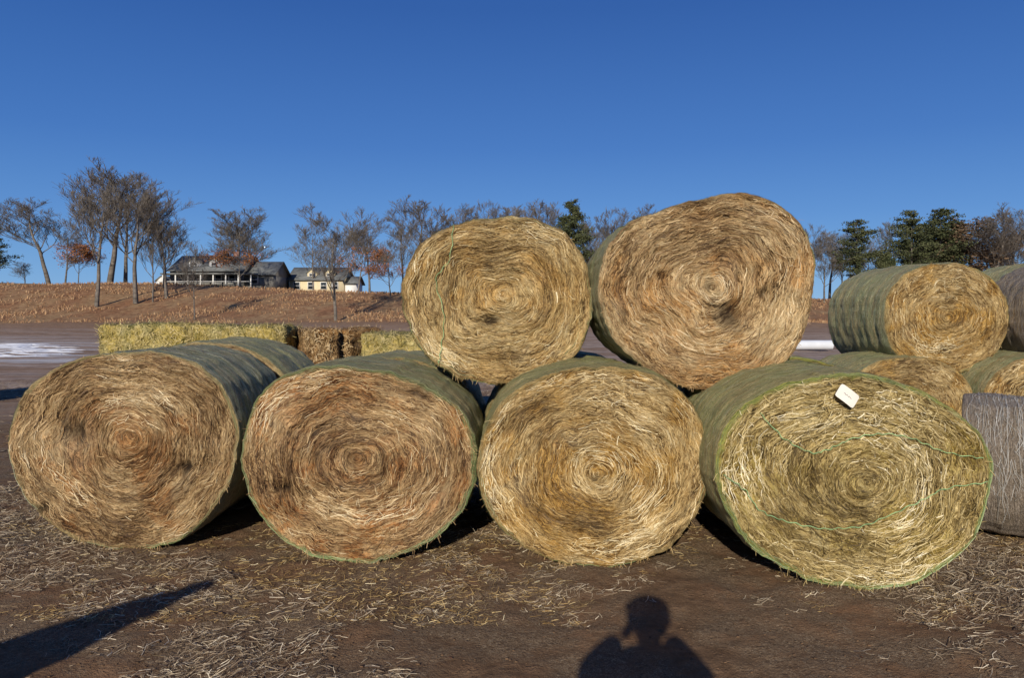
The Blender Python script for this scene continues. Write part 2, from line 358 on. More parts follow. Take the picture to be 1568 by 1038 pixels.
rb(6.83,8.35,0.78,0.66,fm6,wmV,85,0.05,1.06,2500,nm=netg)
rb(7.90,10.6,0.80,0.66,fm4,wmG,86,0.1,1.2,0)
rb(6.2,10.2,0.80,0.64,fm4,wmG,89,0.05,0,0)
rb(7.9,10.4,0.80,0.64,fm4,wmG,90,0.05,0,0)
rb(5.02,5.35,0.56,0.54,fm3,wmV,87,math.radians(58),0,1500,1.55,nm=netg,sm=netg)
rb(-11.6,14.0,0.78,0.72,fm1,wmG,88,0.0,0,0)  # unseen bale, added off frame to throw a shadow onto the left ground

# ---------------------------------------------------------------- twine, tag
def tube(name,pts,r,mat,parent=None,sides=5):
    cu=bpy.data.curves.new(name,'CURVE'); cu.dimensions='3D'; cu.bevel_depth=r; cu.bevel_resolution=1
    sp=cu.splines.new('POLY'); sp.points.add(len(pts)-1)
    for p,q in zip(sp.points,pts): p.co=(*q,1)
    ob=bpy.data.objects.new(name,cu); scene.collection.objects.link(ob); cu.materials.append(mat)
    if parent:
        ob.parent=parent; ob.matrix_parent_inverse=Matrix.Identity(4)
    return ob
twm=plain('green_twine_plastic',(0.27,0.42,0.19),0.5,0.2,20)
def catmull(p,n=14):
    p=[p[0]]+list(p)+[p[-1]]; o=[]
    for i in range(1,len(p)-2):
        for k in range(n):
            t=k/n; a,b,c,d=[np.array(q,float) for q in p[i-1:i+3]]
            o.append(0.5*((2*b)+(-a+c)*t+(2*a-5*b+4*c-d)*t*t+(-a+3*b-3*c+d)*t**3))
    o.append(np.array(p[-2],float)); return o
def twine(B,px,d,r=0.0028,mat=twm,lift=0.016):
    ob,pos,disp,(cx,cz)=B
    C=catmull(px); X=[];Z=[]
    for i,q in enumerate(C):
        X.append((q[0]-CU)/F*d-cx+0.006*math.sin(i*0.9)); Z.append(EYE-(q[1]-HV)/F*d-cz+0.005*math.sin(i*1.3+1))
    X=np.array(X);Z=np.array(Z); rho=np.clip(np.hypot(X,Z)/0.78,0,0.93)
    Y=-disp(rho,X,Z); m=np.minimum.reduce([np.r_[Y[2:],Y[-2:]],np.r_[Y[1:],Y[-1:]],Y,np.r_[Y[:1],Y[:-1]],np.r_[Y[:2],Y[:-2]]])
    m=np.convolve(np.r_[m[:2],m,m[-2:]],np.ones(5)/5,'valid')-lift+0.006*np.sin(np.arange(len(Y))*0.45)
    tube('twine',list(zip(X,m,Z)),r,mat,ob)
twine(B4,[(1160,632),(1200,672),(1245,692),(1280,680),(1330,664),(1385,668),(1440,690),(1505,702)],d4)
twine(B4,[(1108,728),(1140,750),(1165,782),(1210,800),(1270,808),(1330,800),(1390,770),(1440,748),(1510,738)],d4)
twine(TL,[(694,345),(690,395),(668,430),(680,480),(676,530),(672,556)],dl,0.0028)
def tag():
    m=plain('paper_tag_white',(0.74,0.69,0.60),0.6,0.05,8)
    w,h,t=0.070,0.047,0.0015
    xs=np.linspace(-w,w,9); zs=np.linspace(-h,h,7)
    X,Z=np.meshgrid(xs,zs); Y=-0.010*np.cos(X/w*1.2)+0.003*np.sin(Z/h*2)
    c=(np.abs(X)>w*0.99)&(np.abs(Z)>h*0.99)
    X[c]*=0.95;Z[c]*=0.92
    a=math.radians(-38); XX=X*math.cos(a)-Z*math.sin(a); ZZ=X*math.sin(a)+Z*math.cos(a)
    V=np.stack([XX,Y,ZZ],-1).reshape(-1,3); V2=V+np.array([0,t,0])
    Q=grid_quads(7,9,False)
    ob=add_mesh('price_tag',np.concatenate([V,V2]),np.concatenate([Q,Q[:,::-1]+63]),[m],smooth=False)
    ob.location=((1291-CU)/F*d4,d4-0.055,EYE-(605-HV)/F*d4); ob.rotation_euler=(math.radians(-8),0,math.radians(5))
    ink=plain('tag_ink',(0.08,0.07,0.08),0.6)
    pts=[(-0.03*math.cos(a)+k*0.007*math.cos(a),-0.0125,-0.03*math.sin(a)+k*0.007*math.sin(a)+0.006*math.sin(k*2.3)) for k in range(9)]
    tube('handwriting',pts,0.0010,ink,ob)
tag()

# ---------------------------------------------------------------- ground
def crest(x): return np.interp(x,[-400,-67,-16,40,80,400],[8.0,6.5,5.25,4.0,3.8,3.8])
def gbase(x,y):
    h=sstep(10,78,y)*1.35
    c=crest(x)+0.25*vnoise(x*0.06,y*0.04,0,5)
    h=h+sstep(70,99,y+1.5*vnoise(x*0.05,0,0,6))*(c-1.35)
    return h
def gh(x,y):
    near=sstep(60,12,np.abs(y-5)+np.abs(x)*0.5)
    n=0.020*vnoise(x*1.1,y*1.1,0,1)+near*(0.016*vnoise(x*4,y*4,0,2)+0.012*vnoise(x*10,y*10,0,3)+0.007*vnoise(x*24,y*24,0,4))
    return gbase(x,y)+n+0.12*vnoise(x*0.12,y*0.12,0,8)*sstep(14,40,y)+0.10*vnoise(x*0.7,y*0.7,0,9)*sstep(66,80,y)-0.01
t=np.linspace(-1,1,620); xs=2.6*np.sinh(t*7.6)
t2=np.linspace(-6.6,7.6,640); ys=4.6+2.4*np.sinh(t2)
XX,YY=np.meshgrid(xs,ys); ZZ=gh(XX,YY)
N=NT('soil_and_dead_grass'); P=N.geo()
n1=N.noise(P,0.7,6,0.6); n2=N.noise(P,9,6,0.7); n3=N.noise(P,70,3,0.7); nb=N.noise(P,1.6,5,0.65)
soil=N.ramp(n2,[(0.3,(0.090,0.052,0.027)),(0.5,(0.155,0.092,0.049)),(0.7,(0.225,0.143,0.080))])
red=N.ramp(n2,[(0.3,(0.145,0.074,0.035)),(0.7,(0.255,0.142,0.074))])
soil=N.mix(N.mr(n1,0.42,0.60),soil,red)
thatch=N.ramp(N.noise(N.mul(P,(60,60,60)),1.0,4,0.8,dist=1.5),[(0.36,(0.06,0.035,0.019)),(0.50,(0.17,0.115,0.068)),(0.64,(0.36,0.28,0.18))])
near=N.mix(N.mr(nb,0.42,0.55,0.1,0.8),soil,thatch)
sx=N.n('ShaderNodeSeparateXYZ'); N.put(sx.inputs[0],P)
fy=N.mr(sx.outputs[1],9,20)
fn=N.noise(N.mul(P,(0.05,0.5,0.05)),1.0,6,0.7); ff=N.noise(P,1.5,5,0.75)
far=N.mix(N.mr(fn,0.40,0.58),N.ramp(ff,[(0.35,(0.19,0.115,0.068)),(0.65,(0.32,0.205,0.13))]),N.ramp(ff,[(0.35,(0.29,0.21,0.16)),(0.65,(0.45,0.35,0.28))]))
far=N.mix(N.mr(sx.outputs[1],42,62),far,N.ramp(ff,[(0.35,(0.23,0.135,0.075)),(0.65,(0.36,0.225,0.13))]))
fs=N.noise(N.mul(P,(0.08,0.7,0.08)),1.0,6,0.75)
fr_=N.ma('MULTIPLY',N.ma('MULTIPLY',N.mr(fs,0.50,0.58),N.mr(sx.outputs[1],20,26)),N.mr(sx.outputs[1],46,38))
fr_=N.ma('MULTIPLY',fr_,N.mr(sx.outputs[0],-8,-13))
far=N.mix(N.ma('MULTIPLY',fr_,0.7),far,(0.58,0.57,0.57))
col=N.mix(fy,near,far)
hf=N.noise(N.mul(P,(0.25,0.12,0.3)),1.0,6,0.75); hg=N.noise(N.mul(P,(1.6,1.2,1.6)),1.0,7,0.85)
hill=N.mix(N.mr(hf,0.42,0.60),N.ramp(hg,[(0.38,(0.13,0.060,0.028)),(0.62,(0.34,0.175,0.085))]),N.ramp(hg,[(0.38,(0.19,0.112,0.055)),(0.62,(0.41,0.265,0.135))]))
col=N.mix(N.mr(N.ma('ADD',sx.outputs[1],N.ma('MULTIPLY',hf,8)),70,78),col,hill)
N.color(col); N.rough(0.95)
N.bump(N.ma('ADD',n2,N.ma('MULTIPLY',n3,0.5)),0.03,1.0)
add_mesh('ground',np.stack([XX,YY,ZZ],-1).reshape(-1,3),grid_quads(640,620,False),[N.m])

def litter(name,n,seed,xr,yr,mat,w=(0.003,0.006),ln=(0.04,0.16),thr=-0.1,lift=0.02,mean=0.5):
    rng=np.random.RandomState(seed)
    x=rng.uniform(*xr,n*4); y=yr[0]+(yr[1]-yr[0])*rng.rand(n*4)**1.2
    den=vnoise(x*0.8,y*0.8,0,seed)+0.8*vnoise(x*2.2,y*2.2,0,seed+1)+0.9*vnoise(x*6,y*6,0,seed+2)+0.5*vnoise(x*14,y*14,0,seed+3)
    den=den-1.1*np.exp(-((x-0.95)/0.7)**2-((y-4.35)/0.55)**2)
    keep=(den+rng.normal(0,0.22,len(x)))>thr
    x=x[keep][:n];y=y[keep][:n];dn=den[keep][:n];n=len(x)
    th=rng.uniform(0,2*math.pi,n); th=np.where(rng.rand(n)<0.3,rng.normal(0.2,0.5,n),th)
    l=rng.uniform(*ln,n)*rng.uniform(0.4,1,n); t=np.linspace(-0.5,0.5,3)[None,:]
    bd=rng.normal(0,0.5,n)[:,None]*(t**2)*l[:,None]
    px=x[:,None]+t*l[:,None]*np.cos(th)[:,None]-bd*np.sin(th)[:,None]
    py=y[:,None]+t*l[:,None]*np.sin(th)[:,None]+bd*np.cos(th)[:,None]
    hp=np.clip(dn-thr,0,1.2)[:,None]
    pz=gh(px,py)+np.abs(rng.normal(0,lift,n))[:,None]*(0.4+0.8*(t+0.5)*rng.rand(n)[:,None])*(0.5+hp)+0.003
    Pp=np.stack([px,py,pz],-1)
    S=np.stack([-np.sin(th),np.cos(th),0*th],1); ro=rng.uniform(-0.9,0.9,n)[:,None]
    S=S*np.cos(ro)+np.array([0,0,1.0])*np.sin(ro)
    V,Q=ribbons(Pp,np.repeat(S[:,None,:],3,1),rng.uniform(*w,n))
    rnd=np.clip(rng.normal(mean,0.26,n),0,1)
    return add_mesh(name,V,Q,[mat],None,{'rnd':np.repeat(rnd,6)},False)
sL=strand_mat('weathered_straw',[(0.06,0.035,0.022),(0.18,0.12,0.072),(0.34,0.255,0.16),(0.53,0.43,0.29),(0.80,0.69,0.51)])
litter('straw_litter',85000,5,(-6.5,6.5),(2.7,7.6),sL,w=(0.002,0.0048),ln=(0.03,0.13),thr=0.15,lift=0.018,mean=0.47)
litter('hay_litter',12000,15,(-5.5,6),(4.2,6.3),sGold,w=(0.002,0.004),ln=(0.03,0.09),thr=0.25,lift=0.012,mean=0.42)
litter('field_stubble',26000,25,(-16,4),(6.5,20),sL,w=(0.005,0.010),ln=(0.05,0.2),thr=0.1,lift=0.02,mean=0.4)
def clods(n,seed):
    rng=np.random.RandomState(seed)
    base=np.array([(-1,-1,-1),(1,-1,-1),(1,1,-1),(-1,1,-1),(-1,-1,1),(1,-1,1),(1,1,1),(-1,1,1)],float)
    fq=np.array([(0,3,2,1),(4,5,6,7),(0,1,5,4),(1,2,6,5),(2,3,7,6),(3,0,4,7)])
    x=rng.uniform(-6,6,n);y=rng.uniform(2.8,8,n);z=gh(x,y)
    s=0.002+0.006*rng.rand(n)**3
    b=base[None]*(0.45+0.5*rng.rand(n,8,3))*s[:,None,None]*np.array([1.4,1.3,0.6])
    V=(b+np.stack([x,y,z+0.001],1)[:,None,:]).reshape(-1,3)
    Q=(fq[None]+(np.arange(n)*8)[:,None,None]).reshape(-1,4)
    add_mesh('soil_clods',V,Q,[plain('clod_soil',(0.15,0.09,0.05),0.95,0.2,5)])
clods(7000,3)
def lv():
    rng=np.random.RandomState(9);n=34
    c=np.stack([rng.uniform(-4.5,4.5,n),rng.uniform(3.3,6,n),0*rng.rand(n)],1);c[:,2]=gh(c[:,0],c[:,1])+0.012
    a=rng.normal(0,1,(n,3))*np.array([1,1,.25]);a/=np.linalg.norm(a,axis=1)[:,None];b=np.cross(a,[0,0,1.0])+rng.normal(0,.2,(n,3))
    s=rng.uniform(0.010,0.024,n)[:,None]
    V=np.stack([c-a*s,c-b*s*.55,c+a*s,c+b*s*.55+np.array([0,0,.008])],1).reshape(-1,3)
    add_mesh('fallen_leaves',V,np.arange(n*4).reshape(-1,4),[plain('leaf_rust',(0.30,0.13,0.06),0.7,0.25,1)],smooth=False)
lv()
def snow():
    m=plain('old_snow',(0.64,0.65,0.69),0.7,0.10,1.2); rng=np.random.RandomState(4); Vs=[];Qs=[];b=0
    for i in range(60):
        cy=rng.uniform(28,37); cx=rng.uniform(-0.70,-0.60)*cy; a=rng.uniform(0.15,1.0); bb=rng.uniform(0.05,0.24)
        if rng.rand()<0.08: cx=rng.uniform(14,17);cy=rng.uniform(37,40)
        ph=np.linspace(0,2*math.pi,24,endpoint=False); rad=1+0.7*vnoise(np.cos(ph)*3,np.sin(ph)*3,i,3)
        for k,(s,h) in enumerate(((1.0,-0.005),(0.85,0.015),(0.02,0.02))):
            x=cx+a*s*rad*np.cos(ph);y=cy+bb*s*rad*np.sin(ph); Vs.append(np.stack([x,y,gh(x,y)+h],1))
        Qs.append(grid_quads(3,24,True)+b); b+=72
    add_mesh('snow_patches',np.concatenate(Vs),np.concatenate(Qs),[m])
snow()
# dead grass tufts on the bank
def tufts(n,seed):
    rng=np.random.RandomState(seed); y=rng.uniform(71,101,n); x=rng.uniform(-0.75,0.72,n)*y
    den=vnoise(x*0.15,y*0.3,0,seed)+0.6*vnoise(x*0.6,y*0.8,0,seed+1); k=den+rng.normal(0,.3,n)>0.1
    x=x[k];y=y[k];n=len(x); z=gh(x,y); h=rng.uniform(0.08,0.30,n)
    D=np.stack([rng.normal(0,.35,n),rng.normal(0,.35,n),np.ones(n)],1)*h[:,None]
    P=np.stack([x,y,z-0.02],1)[:,None,:]+D[:,None,:]*np.array([0,1.0])[None,:,None]
    S=np.repeat(np.stack([np.ones(n),rng.normal(0,.4,n),np.zeros(n)],1)[:,None,:],2,1)
    V,Q=ribbons(P,S,rng.uniform(0.03,0.12,n))
    add_mesh('dead_grass_tufts',V,Q,[strand_mat('dead_grass',[(0.10,0.05,0.025),(0.26,0.14,0.07),(0.42,0.27,0.14)])],None,{'rnd':np.repeat(np.clip(rng.normal(.5,.3,n),0,1),4)},False)
tufts(45000,31)

# ---------------------------------------------------------------- square bales
def square_bale(sx,sy,sz,loc,yaw,fm,sm,seed,ns=1500,nm='square_hay_bale'):
    rng=np.random.RandomState(seed); n=26
    def face(ax,sg):
        a=np.linspace(-1,1,n);A,Bb=np.meshgrid(a,a);C=np.full_like(A,sg)
        arr=[None]*3; o=[i for i in range(3) if i!=ax]; arr[ax]=C;arr[o[0]]=A;arr[o[1]]=Bb
        return np.stack(arr,-1).reshape(-1,3)
    h=np.array([sx,sy,sz])/2
    def shape(p):
        q=p*h; r=0.06; inn=np.clip(q,-(h-r),h-r); d=q-inn; L=np.linalg.norm(d,axis=1)[:,None]+1e-9
        nrm=d/L; q=inn+nrm*np.minimum(L,r)
        dd=0.03*vnoise(q[:,0]*3+seed,q[:,1]*3,q[:,2]*3,seed)+0.02*vnoise(q[:,0]*16+seed,q[:,1]*12,q[:,2]*12,seed+1)+0.015*vnoise(q[:,0]*35+seed,q[:,1]*30,q[:,2]*30,seed+1)
        dd-=0.02*np.exp(-((np.abs(q[:,2])-0.16)/0.02)**2)
        return q+nrm*dd[:,None],nrm
    Vs=[];Qs=[];b=0
    for ax in range(3):
        for sg in (-1,1):
            Vs.append(shape(face(ax,sg))[0]);Qs.append(grid_quads(n,n,False)+b);b+=n*n
    V=np.concatenate(Vs);Q=np.concatenate(Qs)
    lay=np.stack([V[:,0]*0.4+V[:,1]*0.3,V[:,0],V[:,2]],1); rnd=np.zeros(len(V)); mid=np.zeros(len(Q),int)
    p=rng.uniform(-1,1,(ns,3)); ax=rng.choice([0,1,2],ns,p=[0.2,0.4,0.4]); sg=np.where(ax==1,-1,np.where(ax==2,1,rng.choice([-1,1],ns)))
    p[np.arange(ns),ax]=sg; q,nr_=shape(p)
    D=rng.normal(0,1,(ns,3)); D[np.arange(ns),ax]*=0.4; D/=np.linalg.norm(D,axis=1)[:,None]; D[:,2]=np.where(ax==2,np.abs(D[:,2])*0.6,D[:,2])
    l=rng.uniform(0.03,0.11,ns); tt=np.linspace(0,1,3)[None,:,None]
    Pp=(q+nr_*0.01)[:,None,:]+D[:,None,:]*l[:,None,None]*tt
    S=np.cross(D,nr_+0.01);S/=np.linalg.norm(S,axis=1)[:,None]+1e-9
    v,qq=ribbons(Pp,np.repeat(S[:,None,:],3,1),rng.uniform(0.004,0.009,ns))
    V2=np.concatenate([V,v]);Q2=np.concatenate([Q,qq+len(V)])
    add_mesh(nm,V2,Q2,[fm,sm],np.r_[mid,np.ones(len(qq),int)],{'lay':np.concatenate([lay,np.zeros((len(v),3))]),'rho':np.zeros(len(V2)),'hole':np.zeros(len(V2)),'rnd':np.r_[rnd,np.repeat(rng.uniform(0.1,0.9,ns),6)]},True,loc=loc,rot=yaw)
fsq=face_mat('hay_square_green',(0.13,0.12,0.035),(0.36,0.30,0.11),(0.56,0.48,0.22),(0.42,0.36,0.2),(0.3,0.3,0.1),0,8)
fsb=face_mat('hay_square_brown',(0.04,0.02,0.008),(0.25,0.15,0.06),(0.48,0.33,0.16),(0.40,0.28,0.16),(0.3,0.3,0.1),0,9)
sq=strand_mat('straw_green',[(0.12,0.10,0.03),(0.32,0.26,0.09),(0.50,0.39,0.16),(0.70,0.57,0.30)])
for tier in (0,1):
    square_bale(1.6,1.0,0.8,(-5.78,12.4,0.42+tier*0.79),0.02,fsq,sq,100+tier,2600)
    square_bale(1.45,1.0,0.8,(-4.28,12.3,0.41+tier*0.78),-0.03,fsq,sq,110+tier,2600)
    square_bale(0.55,0.9,0.8,(-3.18,12.2,0.41+tier*0.74),0.45,fsb,sTan,120+tier,1000)
    square_bale(0.42,0.9,0.8,(-2.60,12.6,0.40+tier*0.73),-0.45,fsb,sTan,130+tier,1000)
    square_bale(1.5,0.9,0.74,(-1.62,12.2,0.37+tier*0.73),0.04,fsq,sq,140+tier,2000)

# ---------------------------------------------------------------- trees
def seg_mesh(segs,sides=4):
    a=np.array([s[0] for s in segs],float);b=np.array([s[1] for s in segs],float);r0=np.array([s[2] for s in segs]);r1=np.array([s[3] for s in segs])
    d=b-a;d/=np.linalg.norm(d,axis=1)[:,None]+1e-9
    ref=np.where(np.abs(d[:,2:3])>0.9,np.array([[1.0,0,0]]),np.array([[0,0,1.0]]))
    u=np.cross(d,ref);u/=np.linalg.norm(u,axis=1)[:,None];w=np.cross(d,u)
    th=np.arange(sides)*2*math.pi/sides
    ring=u[:,None,:]*np.cos(th)[None,:,None]+w[:,None,:]*np.sin(th)[None,:,None]
    V=np.stack([a[:,None,:]+ring*r0[:,None,None],b[:,None,:]+ring*r1[:,None,None]],1).reshape(-1,3)
    n=len(segs); base=(np.arange(n)*2*sides)[:,None]; j=np.arange(sides)[None,:];j2=(j+1)%sides
    Q=np.stack([base+j,base+j2,base+sides+j2,base+sides+j],-1).reshape(-1,4)
    return V,Q
def rdir(d,ang,rng):
    ax=np.cross(d,rng.normal(0,1,3));ax/=np.linalg.norm(ax)+1e-9
    return d*math.cos(ang)+np.cross(ax,d)*math.sin(ang)
def gen_tree(seed,clear=0.3,H=12.0,counts=(12,7,6,6),spread=0.85,trop=0.12,leaves=0,llow=True):
    rng=np.random.RandomState(seed);segs=[];ends=[]
    ns=[10,6,4,3,2]; wob=[0.03,0.11,0.12,0.12,0.12]; RM=0.0085
    def grow(p,d,L,r,lev):
        n=ns[lev];st=L/n;pts=[p];rs=[r];dd=d
        for i in range(n):
            dd=dd+rng.normal(0,wob[lev],3)+np.array([0,0,trop if lev else 0.06]);dd/=math.sqrt((dd*dd).sum())
            p=p+dd*st;pts.append(p);rs.append(max(RM,r*(1-0.78*(i+1)/n)))
        for i in range(n):segs.append((pts[i],pts[i+1],rs[i],rs[i+1]))
        if lev<len(counts):
            c=counts[lev]
            for k in range(c):
                tm=clear if lev==0 else 0.2
                tt=tm+(1-tm)*((k+rng.rand())/c); f=tt*n;i=min(int(f),n-1)
                q=pts[i]+(pts[i+1]-pts[i])*(f-i); dl=pts[i+1]-pts[i];dl=dl/math.sqrt((dl*dl).sum())
                if lev==0: LL=L*0.50*(1.15-0.62*tt)*rng.uniform(0.75,1.15)
                else: LL=L*rng.uniform(0.40,0.66)*(1.15-0.45*tt)
                a=(rng.uniform(0.55,1.05) if lev==0 else rng.uniform(0.35,0.8))*spread
                rr=rs[i]*(0.48 if lev==0 else 0.5)
                grow(q,rdir(dl,a,rng),LL,max(rr,RM),lev+1)
        else: ends.append(p)
    grow(np.zeros(3),np.array([0,0,1.0]),H*0.86,H*0.0120,0)
    V,Q=seg_mesh(segs); mid=np.zeros(len(Q),int)
    if leaves:
        e=np.array(ends)
        if llow: e=e[(e[:,2]<H*0.72)]
        e=e[rng.randint(0,len(e),leaves)]+rng.normal(0,0.25,(leaves,3))
        V,Q,mid=add_leaves(V,Q,mid,e,0.11,rng)
    Wd=np.percentile(np.abs(V[:,0]),98)*2
    return V,Q,mid,V[:,2].max(),Wd
def add_leaves(V,Q,mid,c,s,rng):
    n=len(c);a=rng.normal(0,1,(n,3));a/=np.linalg.norm(a,axis=1)[:,None]
    b=np.cross(a,rng.normal(0,1,(n,3)));b/=np.linalg.norm(b,axis=1)[:,None]
    sz=s*rng.uniform(0.5,1.4,n)[:,None]
    L=np.stack([c-a*sz,c-b*sz*0.6,c+a*sz,c+b*sz*0.6],1).reshape(-1,3)
    q=(np.arange(n)*4)[:,None]+np.arange(4)[None,:]+len(V)
    return np.concatenate([V,L]),np.concatenate([Q,q]),np.r_[mid,np.ones(n,int)]
bark=plain('bark_grey_brown',(0.145,0.125,0.105),0.9,0.25,2)
rust=NT('dead_oak_leaves');rust.color(rust.ramp(rust.noise(rust.geo(),0.9,4),[(0.3,(0.14,0.06,0.03)),(0.7,(0.42,0.165,0.055))]));rust=rust.m
need=NT('pine_needles');need.color(need.ramp(need.noise(need.geo(),0.7,4),[(0.3,(0.032,0.043,0.018)),(0.7,(0.105,0.11,0.048))]));need=need.m
brnl=NT('brown_leaf_clumps');brnl.color(brnl.ramp(brnl.noise(brnl.geo(),0.6,4),[(0.3,(0.085,0.055,0.032)),(0.7,(0.19,0.125,0.075))]));brnl=brnl.m
def tmesh(nm,g,leafmat):
    V,Q,mid,H,W=g; ob=add_mesh(nm,V,Q,[bark,leafmat],mid,None,False); me=ob.data; bpy.data.objects.remove(ob); return me,H,W
bare=[tmesh('bare_tree_mesh',gen_tree(200+i,cl,sp_h,(12,7,6,6),sp,tr),rust) for i,(cl,sp_h,sp,tr) in enumerate([(0.36,14,0.8,0.20),(0.22,12,0.95,0.17),(0.42,14,0.72,0.22),(0.2,11,1.0,0.15),(0.3,12,0.85,0.18)])]
rusty=[tmesh('oak_mesh',gen_tree(300+i,0.22,10,(11,7,6,4),0.95,0.12,2300),rust) for i in range(2)]
brown=[tmesh('brown_oak_mesh',gen_tree(320,0.2,10,(10,7,6,5),0.95,0.12,6500,False),brnl)]
def gen_pine(seed,H=12,low=0.2,dense=1.0,wid=0.24):
    rng=np.random.RandomState(seed);segs=[];c=[]
    for i in range(10): segs.append((np.array([0,0,H*i/10]),np.array([0,0,H*(i+1)/10]),H*0.016*(1-i/10.5),H*0.016*(1-(i+1)/10.5)))
    z=low*H
    while z<H*0.985:
        f=(z/H-low)/(1-low); prof=(min(1,f*4+0.35)*(1-f)**0.6+0.08)
        for k in range(rng.randint(3,6)):
            L=H*wid*prof*rng.uniform(0.45,1.35); a=rng.uniform(0,2*math.pi); d=np.array([math.cos(a),math.sin(a),rng.uniform(0.0,0.45)])
            p0=np.array([0,0,z+rng.uniform(-.2,.2)]);p1=p0+d*L;p1[2]+=L*0.08
            segs.append((p0,p1,0.04,0.012))
            m=int(80*dense*L/2)+24
            t=rng.uniform(0.25,1.05,m)[:,None]
            c.append(p0+(p1-p0)*t+rng.normal(0,0.16+0.06*L,(m,3))*np.array([1,1,0.6]))
        z+=H*rng.uniform(0.028,0.05)
    c=np.concatenate(c);V,Q=seg_mesh(segs);mid=np.zeros(len(Q),int)
    V,Q,mid=add_leaves(V,Q,mid,c,0.11,rng)
    return V,Q,mid,V[:,2].max(),np.percentile(np.abs(V[:,0]),97)*2
pines=[tmesh('pine_mesh',gen_pine(400,12,0.15,2.2,0.22),need),tmesh('pine_mesh',gen_pine(401,12,0.32,1.6,0.24),need),tmesh('pine_mesh',gen_pine(402,12,0.28,1.9,0.27),need)]
shrub=[tmesh('shrub_mesh',gen_pine(410,5,0.02,3.5,0.45),need)]
rt=random.Random(3)
def place(kind,name,u,vt,w,d):
    me,H,W=kind
    x=(u-CU)/F*d; z=float(gbase(np.array([x]),np.array([d]))[0])-0.1
    h=EYE+(HV-vt)/F*d-z
    ob=bpy.data.objects.new(name,me);scene.collection.objects.link(ob)
    ob.location=(x,d,z); s=w/F*d/W; ob.scale=(s,s,h/H); ob.rotation_euler=(0,0,rt.uniform(0,6.28))
BT='bare_tree';PT='pine_tree';OT='oak_tree'
L_=[
(bare[0],BT,75,300,105,101),(rusty[0],OT,100,345,75,97),(bare[2],BT,148,266,90,81),(bare[0],BT,168,256,120,100),(bare[4],BT,192,262,110,104),(bare[2],BT,208,275,100,83),
(bare[4],BT,234,330,50,84),(bare[2],BT,255,322,75,86),(bare[1],BT,250,345,50,92),(bare[4],BT,298,372,44,74),(rusty[1],OT,120,352,60,100),
(rusty[1],OT,368,345,95,104),(bare[1],BT,372,318,115,122),(bare[3],BT,385,322,100,126),
(bare[1],BT,514,314,130,73),(bare[3],BT,480,330,70,118),(rusty[0],OT,549,345,80,92),(bare[1],BT,566,330,85,96),(rusty[1],OT,598,372,75,90),
(bare[4],BT,640,302,105,100),(bare[1],BT,618,318,80,110),(bare[3],BT,700,310,85,105),(bare[1],BT,738,308,85,108),(bare[4],BT,785,310,80,110),(bare[3],BT,812,312,70,118),
(bare[0],BT,842,298,80,104),(pines[0],PT,876,304,58,100),(bare[2],BT,905,325,60,108),(bare[1],BT,935,318,75,104),(rusty[0],OT,915,365,60,100),(bare[3],BT,968,316,80,106),(bare[1],BT,1005,320,80,108),
(bare[1],BT,1238,342,70,100),(bare[0],BT,1270,345,70,104),(bare[4],BT,1262,375,50,92),(pines[1],PT,1312,334,66,92),(bare[1],BT,1290,360,60,110),
(shrub[0],'evergreen_shrub',1356,384,44,92),(bare[3],BT,1372,334,60,112),(pines[1],PT,1396,320,62,98),(pines[2],PT,1440,318,74,100),(pines[2],PT,1420,340,70,108),
(brown[0],'brown_oak_tree',1482,326,95,100),(brown[0],'brown_oak_tree',1455,340,90,106),(bare[0],BT,1518,316,80,96),(bare[3],BT,1553,330,80,98),(brown[0],'brown_oak_tree',1545,350,80,104),
(pines[0],PT,-12,345,50,96),(bare[3],BT,38,400,34,104),(bare[1],BT,1330,372,50,112),
(bare[1],BT,1620,320,100,100),(bare[2],BT,-60,300,110,100),(pines[2],PT,1680,330,60,104),
]
for a in L_: place(*a)

# ---------------------------------------------------------------- houses
def box(name,x0,x1,y0,y1,z0,z1,mat,parent):
    V=[(x0,y0,z0),(x1,y0,z0),(x1,y1,z0),(x0,y1,z0),(x0,y0,z1),(x1,y0,z1),(x1,y1,z1),(x0,y1,z1)]
    Q=[(0,3,2,1),(4,5,6,7),(0,1,5,4),(1,2,6,5),(2,3,7,6),(3,0,4,7)]
    return add_mesh(name,V,Q,[mat],smooth=False,parent=parent)
def gable(name,x0,x1,y0,y1,z0,z1,mat,parent,axis='x',ov=0.4,th=0.15):
    if axis=='x':
        ym=(y0+y1)/2; A=x0-ov;B=x1+ov
        pr=[(y0-ov,z0),(ym,z1),(y1+ov,z0),(y1+ov,z0+th),(ym,z1+th),(y0-ov,z0+th)]
        V=[(A,y,z) for y,z in pr]+[(B,y,z) for y,z in pr]
    else:
        xm=(x0+x1)/2;A=y0-ov;B=y1+ov
        pr=[(x0-ov,z0),(xm,z1),(x1+ov,z0),(x1+ov,z0+th),(xm,z1+th),(x0-ov,z0+th)]
        V=[(x,A,z) for x,z in pr]+[(x,B,z) for x,z in pr]
    Q=[(0,1,4,5),(1,2,3,4),(6,11,10,7),(7,10,9,8),(0,6,7,1),(1,7,8,2),(5,4,10,11),(4,3,9,10),(0,5,11,6),(2,8,9,3)]
    return add_mesh(name,V,Q,[mat],smooth=False,parent=parent)
